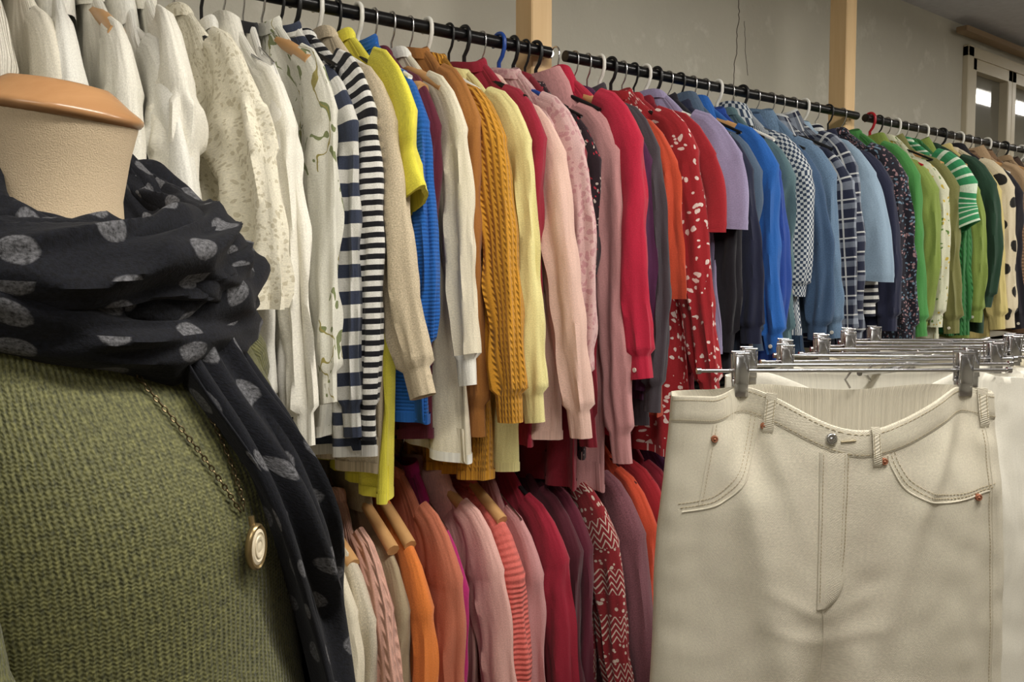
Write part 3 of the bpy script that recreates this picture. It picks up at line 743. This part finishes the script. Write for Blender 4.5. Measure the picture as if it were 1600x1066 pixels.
b.tube([c+Vector((0, .003, .015)), c+Vector((0, .004, .022))], .0022, M_pe, 8)
b.obj('pendant_necklace', parent=man)

# scarf
SCF = F('navy_dotted_wool', (12, 14, 23), 'dots', (86, 86, 90), per=.043, duty=.20, heather=.5, wr=.5, sheen=.04)
b = MB()
def loop(rx, ryf, ryb, y0, z0, drop, Rr, Rz, sd, near, nl=2.0, uo=0, wav=.008, raise_=.04, amp=1.0):
    P = []; UV = []; n = 84; m = 200
    for i in range(m+1):
        a = 2*math.pi*i/m; c, s = math.cos(a), math.sin(a)
        ry_ = ryf if s < 0 else ryb
        dip = near*max(0, math.cos(a-math.radians(236)))**1.6
        ctr = Vector((rx*c, y0+ry_*s, z0+drop*s-dip+wav*math.sin(2*a+sd)+raise_*sm((s+.55)/1.0)))
        out = Vector((c, s, 0)).normalized()
        k = 1+.14*math.sin(a*nl+sd)
        row = []
        for j in range(n):
            t = 2*math.pi*j/n; tw = t+1.1*math.sin(a+sd)
            fold = 1+(.15*math.sin(3*tw+sd)+.10*math.sin(6*tw-a*2+sd))*amp
            fold += .34*amp*(ridge(math.cos(t)*1.6+c*1.5, math.sin(t)*1.6+s*1.5, sd+c)-.45)
            fold += .10*nz(math.cos(t)*3+c*4, math.sin(t)*3+s*4, sd)
            row.append(ctr+out*math.cos(t)*Rr*k*fold+Vector((0, 0, 1))*math.sin(t)*Rz*k*fold)
        P.append(row); UV.append([(j/n*.28+uo, a*.105) for j in range(n+1)])
    b.grid(P, SCF, UV)
loop(.080, .080, .080, -.004, 1.510, .014, .022, .026, 1.3, .006, 2, 0, .003, .050)
loop(.104, .100, .098, -.014, 1.504, .012, .037, .037, 4.1, .010, 1, .4, .004, .056)
loop(.106, .100, .100, -.012, 1.474, .028, .042, .037, 2.2, .000, 2, .8, .004, .062)
loop(.092, .106, .088, -.012, 1.522, .004, .030, .036, 5.2, .040, 1, 1.3, .005, .020)
def tail(x0, kq, xm, hw0, hwid, zt, zb, off, sd, push):
    P = []; UV = []; n = 64; m = 90
    for i in range(m+1):
        q = i/m; z = zt-(zt-zb)*q
        raw = x0+kq*q*q
        cxq = raw if raw < xm*.8 else xm*.8+(xm*.2)*(1-math.exp(-(raw-xm*.8)/(xm*.2)))
        hwq = hw0+(hwid-hw0)*sm(q*1.5)
        row = []
        for j in range(n):
            t = 2*math.pi*j/n; s_ = math.cos(t)
            lx = cxq+hwq*s_
            w_, f, bk = tors(z)
            lx2 = min(lx, w_*.985)
            p = front(lx2, max(z, .76), off)
            yy = p.y-push*q-.006-.012*math.sin(t)-.009*math.sin(s_*7+sd+2.5*q)-.007*nz(lx*14, z*7, sd)
            row.append((lx+.006*nz(z*9, sd, 1), yy, z+.006*math.sin(s_*5)))
        P.append(row); UV.append([((abs(j/n-.5))*hwid*4.2+sd, z) for j in range(n+1)])
    b.grid(P, SCF, UV); b.cap(P[-1], SCF)
tail(.022, .42, .125, .040, .068, 1.475, .86, .000, 1.0, .030)
tail(.012, .42, .115, .032, .054, 1.465, .93, .008, 3.0, .030)
b.obj('polka_dot_scarf', parent=man)

# ------------------------------------------------------------ trouser rack
TZ = 1.342
RD = Vector((.985, .15, 0)).normalized()
P0 = Vector((1.045, .572, 0))
hb = math.radians(-37.0)
NP = 8; SP = .066
b = MB(); tr = empty('trouser_rack')
pa = P0+RD*.15; pb = P0+RD*.72
b.tube([(pa.x, pa.y, TZ-.015), (pb.x, pb.y, TZ-.015)], .009, M_steel, 14)
for d in (.22, .66):
    p = P0+RD*d
    b.tube([(p.x, p.y, .03), (p.x, p.y, TZ-.015)], .014, M_steel, 14)
    b.tube([(p.x+.0, p.y-.25, .03), (p.x, p.y+.25, .03)], .014, M_steel, 14)
pa2 = P0+RD*.22; pb2 = P0+RD*.66
b.tube([(pa2.x, pa2.y, .03), (pb2.x, pb2.y, .03)], .012, M_steel, 12)
b.tube([(pa.x, pa.y, TZ-.015), (P0.x+RD.x*.02, P0.y+RD.y*.02, TZ-.006)], .004, M_steel, 12)
b.obj('frame', parent=tr)

def clip(b, x):
    for sg in (-1, 1):
        r = Matrix.Rotation(sg*math.radians(10), 3, 'X')
        b.box((x, sg*.0065, .004), (.018, .0020, .042), M_steel, r, .0006)
        b.box((x, sg*.0062, -.024), (.019, .0026, .022), M_steel, None, .001)
        b.tube([(x-.009, sg*.0105, .025), (x+.009, sg*.0105, .025)], .0015, M_steel, 8)
        for dx in (-.009, .009):
            b.tube([(x+dx, sg*.010, .022), (x+dx, sg*.006, -.017)], .0010, M_steel, 6)
    coil = [(x-.007+.014*k/40, .004*math.cos(k*1.2), -.004+.004*math.sin(k*1.2)) for k in range(41)]
    b.tube(coil, .0008, M_steel, 5)
def clip_hanger(pos, ang, cl=(-.154, .154), L=.205):
    b = MB()
    b.tube([(-L, 0, 0), (L, 0, 0)], .0026, M_steel, 10)
    for x in (-L, L): b.lathe([(.001, -.004), (.0045, -.003), (.0045, .003), (.001, .004)], M_steel, 10, Matrix.Translation((x, 0, 0)) @ Matrix.Rotation(math.radians(90), 4, 'Y'))
    for x in cl: clip(b, x)
    b.tube([(0.0, .0, .003), (-.004, .004, -.004), (-.008, .010, -.014), (0, .012, -.026)], .0016, M_steel, 6)
    b.obj('clip_hanger', pos, ang)

def jeans(name, pos, ang, mat, cx=-.022, w0=.214, detail=False, dip=.07, sd=0, zend=-1.02, seam=None, dep=.045, hip=.022, lift=0.0, clips=(-.158, .152)):
    V0 = -.54
    TB = -.021+lift
    xc = (clips[0]+clips[1])/2; hx = (clips[1]-clips[0])/2
    def wz(z): return w0+hip*sm(-z/.30)+.02*sm((-z-.3)/.5)
    def top(a):
        x = cx+w0*math.copysign(abs(math.cos(a))**.85, math.cos(a))
        t = (x-xc)/(hx*.96)
        g = (.5+.5*math.cos(math.pi*t)) if abs(t) < 1 else 0
        out = sm((abs(t)-1)/.35)
        if math.sin(a) < 0:
            return TB-dip*g**.8-.012*out+.0015*math.sin(5*a+sd)
        return TB-.010*g-.008*out
    def surf(a, z, off=0):
        w_ = wz(z)
        c, s = math.cos(a), math.sin(a)
        x = w_*math.copysign(abs(c)**.85, c)
        X = cx+x
        pin = .90*math.exp(-((x+.02)/(.020+.015*sm((-z-.3)/.2)))**2)*sm((-z-.28)/.20)
        up = 1-sm((-z-.03)/.15)
        squeeze = max(math.exp(-((X-clips[0])/.030)**2), math.exp(-((X-clips[1])/.030)**2))*up
        d = dep*((.75+.25*sm(-z/.2)) if s < 0 else .55)*(1-.93*squeeze)
        y = d*math.copysign(abs(s)**.7, s)*(1-pin)
        k = sm((-z-.05)/.12)
        y += k*(.012*nz(x*7+sd, z*2.6, sd+1)+.006*nz(x*16+sd, z*5, sd+4)+.0015*nz(x*40+sd, z*22, sd+8))
        y += .0025*nz(x*22+sd, z*30, sd+6)*sm(-z/.03)*(1-k*.5)
        y += .006*math.sin(x*30+z*5+sd)*sm((-z-.10)/.25)*(.5+.5*nz(x*4, z*2, sd))
        y -= (.007*math.exp(-((x-.10-.30*(z+.2))/.018)**2)+.007*math.exp(-((x+.12+.22*(z+.2))/.02)**2))*k
        if s < 0:
            for xq, dr in ((clips[0], .35), (clips[0], -.25), (clips[1], -.40), (clips[1], .2)):
                y -= .0045*math.exp(-((X-xq-dr*(-z))/.012)**2)*sm((-z-.05)/.05)*(1-sm((-z-.12)/.16))
        for q0, sl_ in ((-.33, .50), (-.365, .30)):
            for sgn in (-1, 1):
                xr = sgn*(x+.02)
                if xr > 0: y -= .0022*math.exp(-((z-(q0+sl_*xr))/.010)**2)*math.exp(-((xr-.04)/.04)**2)*(1 if s < 0 else 0)
        y -= off if s < 0 else -off
        return Vector((X, y, z))
    b = MB(); n = 200
    P = []; UV = []
    rows = 110 if detail else 50
    for r in range(rows+1):
        v = r/rows; row = []; ur = []
        for j in range(n):
            a = 2*math.pi*j/n; t = top(a); z = t+(V0-t)*v
            row.append(surf(a, z)); ur.append((j/n*.92, z))
        ur.append((.92, V0)); P.append(row); UV.append(ur)
    inn = []
    for k, dz in ((.93, -.09), (.955, -.01), (.985, .0005)):
        inn.append([Vector(((p.x-cx)*k+cx, p.y*(k-.04), p.z+dz)) for p in P[0]])
    b.grid(inn+P, mat, [UV[0]]*3+UV)
    for sg in (-1, 1):
        LP = []; LU = []; nn = 60
        for r in range(21):
            z = V0+.012+(zend-V0)*r/20
            w_ = wz(z)
            lw = w_*.5-.03*sm(r/20)*1.0; lc = sg*(w_*.5)+sg*.004*sm(r/20)-.01*(1-r/20)
            row = []
            for j in range(nn):
                a = 2*math.pi*j/nn; c, s = math.cos(a), math.sin(a)
                y = (dep if s < 0 else dep*.6)*.97*math.copysign(abs(s)**.75, s)
                x = lc+lw*math.copysign(abs(c)**.9, c)
                y += .010*nz(x*7+sd, z*3.2, sd+1)+.005*nz(x*16+sd, z*7, sd+4)+.008*math.sin(x*34+z*9+sd)*.5
                row.append(Vector((cx+x, y, z)))
            LP.append(row); LU.append([(j/nn*.5, z) for j in range(nn+1)])
        b.grid(LP, mat, LU)
    o = b.obj(name, pos, ang)
    if not detail: return o
    e = MB()
    def ang_of(lx, z):
        c = max(-1, min(1, (lx-cx)/wz(z))); return -math.acos(math.copysign(abs(c)**(1/.85), c))
    def S(lx, z, off=.0012): return surf(ang_of(lx, z), z, off)
    def T(lx): return top(ang_of(lx, -.05))
    def spl(pts, sub=8):
        fine = []
        for i in range(len(pts)-1):
            p0 = pts[max(0, i-1)]; p1 = pts[i]; p2 = pts[i+1]; p3 = pts[min(len(pts)-1, i+2)]
            for k in range(sub):
                t = k/sub
                fine.append([.5*((2*p1[c])+(-p0[c]+p2[c])*t+(2*p0[c]-5*p1[c]+4*p2[c]-p3[c])*t*t+(-p0[c]+3*p1[c]-3*p2[c]+p3[c])*t**3) for c in (0, 1)])
        fine.append(pts[-1]); return fine
    def stitch(pts, r=.0005, off=.0006):
        f = [S(x, z, off) for x, z in spl(pts, 14)]
        res = [f[0]]
        for i in range(len(f)-1):
            a, c = f[i], f[i+1]; l = (c-a).length; k = max(1, int(l/.0009))
            for q in range(1, k+1): res.append(a+(c-a)*q/k)
        i = 0
        while i+3 < len(res):
            e.tube([res[i], res[i+1], res[i+3]], r, seam, 5); i += 5
    def line(pts, r=.0009, m=seam, off=.0008):
        e.tube([S(x, z, off) for x, z in spl(pts)], r, m, 6)
    WB = []; WU = []
    nn = 200; rng = [math.pi+(math.pi)*k/nn for k in range(nn+1)]
    for q, off in ((0, -.001), (.0, .0008), (.05, .0013), (.3, .0013), (.6, .0013), (.95, .0013), (1.0, .0001)):
        WB.append([surf(a, top(a)-.036*q+(.0006 if off == -.001 else 0), off) for a in rng]); WU.append([(k/nn*.45, q*.036) for k in range(nn+1)])
    e.grid(WB, mat, WU, closed=False)
    def wline(dz):
        f = [surf(a, top(a)-dz, .0017) for a in [math.pi*(1+k/340) for k in range(6, 335)]]
        i = 0
        while i+2 < len(f): e.tube([f[i], f[i+1], f[i+2]], .00045, seam, 4); i += 3
    wline(.005); wline(.032)
    def both(pts, dx, dz, n2=2):
        line(pts, .0013, mat, .0003)
        for k in range(1, n2+1): stitch([(x+dx*k, z+dz*k) for x, z in pts])
    pl = [(-.136, T(-.136)-.038), (-.146, -.110), (-.163, -.148), (-.195, -.176), (-.242, -.188)]
    both(pl, -.004, .005)
    pr_ = [(.030, T(.03)-.038), (.036, -.128), (.054, -.154), (.088, -.170), (.130, -.172), (.176, -.160)]
    both(pr_, .004, .005)
    both([(-.200, -.070), (-.210, -.12), (-.220, -.178)], .004, 0, 1)
    zf = T(-.045)-.036
    FP = []
    for k in range(40):
        q = k/39; z = zf+(-.313-zf)*q
        sh = -.004*q
        wdt = 1 if q < .8 else math.sqrt(max(.02, 1-((q-.8)/.2)**2*.75))
        xr = -.062+sh+.040*wdt
        FP.append([S(-.063+sh, z, .000), S(-.062+sh, z, .0020), S(-.052+sh, z, .0030), S(xr-.006, z, .0026), S(xr, z, .0004)])
    e.grid(FP, mat, [[(c*.01, -.2*k/39) for c in range(5)] for k in range(40)], closed=False)
    stitch([(-.058, zf-.002), (-.060, -.18), (-.062, -.25), (-.063, -.305)], off=.003)
    stitch([(-.024, zf-.002), (-.026, -.18), (-.028, -.245), (-.034, -.280), (-.050, -.304)], off=.0022)
    stitch([(-.029, zf-.002), (-.031, -.18), (-.033, -.243), (-.039, -.276), (-.052, -.298)], off=.0026)
    line([(-.058, -.312), (-.052, -.345), (-.048, -.40), (-.046, -.50)], .0012, mat, .0002)
    line([(.176, -.06), (.180, -.16), (.186, -.26), (.190, -.40), (.192, -.52)], .0011, mat, .0003)
    stitch([(.171, -.06), (.175, -.16), (.181, -.26), (.185, -.40), (.187, -.52)])
    for lx in (-.124, .012, .172):
        zt = T(lx)
        row = []
        dirn = (.10 if lx < 0 else -.05)
        for q, off in ((-.004, .001), (-.004, .0044), (.006, .0058), (.030, .0058), (.044, .0050), (.050, .0005)):
            row.append([S(lx+k*.0058-dirn*q, zt-q, off+.0003) for k in (-1, -.9, .9, 1)])
        e.grid(row, mat, [[(k*.003, r*.01) for k in range(4)] for r in range(6)], closed=False)
        for k in (-.65, .65):
            e.tube([S(lx+k*.0058-dirn*q, zt-q, .0064) for q in (.004, .02, .036)], .0004, seam, 5)
    def stud(lx, z, r, m, off=.004):
        p = S(lx, z, off)
        M_ = Matrix.Translation(p) @ Matrix.Rotation(math.radians(90), 4, 'X')
        e.lathe([(r, -.003), (r, .0005), (r*.8, .0016), (r*.55, .0010), (r*.4, .0010), (r*.3, .0022), (r*.05, .0026)], m, 18, M_)
    stud(-.047, T(-.047)-.018, .0076, M_steel, .0042)
    cop = simple('copper_rivet', (150, 96, 70), .5, metal=.3)
    for lx, z in ((-.200, -.088), (-.132, T(-.132)-.044), (.024, T(.024)-.044), (.158, -.168)): stud(lx, z, .0048, cop, .0030)
    zb = T(-.03)-.017
    e.tube([S(-.034, zb, .0026), S(-.014, zb+.002, .0026)], .0012, seam, 5)
    e.obj('stitching', parent=o)
    return o
JW = F('cream_denim', (212, 204, 183), heather=.09, wr=.50, fuzz=.22, rib=('t', .0020, .45), sheen=.02)
JS = simple('denim_thread', (170, 157, 128), .8)
J2 = F('white_denim', (226, 222, 208), heather=.05, wr=.5, fuzz=.15); J3 = F('ecru_denim', (196, 186, 158), heather=.08); J4 = F('grey_denim', (150, 146, 136), heather=.1); J5 = F('beige_twill', (186, 168, 134))
def tp(d, n=0):
    p = P0+RD*d; return (p.x, p.y, TZ)
clip_hanger(tp(0), hb, (-.158, .152), .215)
jeans('cream_jeans', tp(0), hb, JW, detail=True, seam=JS, sd=2.0, cx=-.030, w0=.222, dip=.056)
cols = [J2, J2, JW, J3, J2, J5, J3, J2, J4]
d = .080
for k, m in enumerate(cols[:NP]):
    an = hb+math.radians(random.uniform(-5, 5))
    cl = (-.165, .165) if k % 2 else (-.185, .14)
    clip_hanger(tp(d), an, cl, .20)
    jeans('white_jeans' if m in (J2, JW) else 'beige_trousers', tp(d), an, m, cx=random.uniform(-.01, .01)+(.004 if k == 0 else 0), w0=.20 if k > 1 else .222, dip=.03+random.uniform(0, .02), sd=k*3.1+5, dep=.022, hip=.015, lift=(.014 if k < 4 else 0), clips=cl)
    d += SP
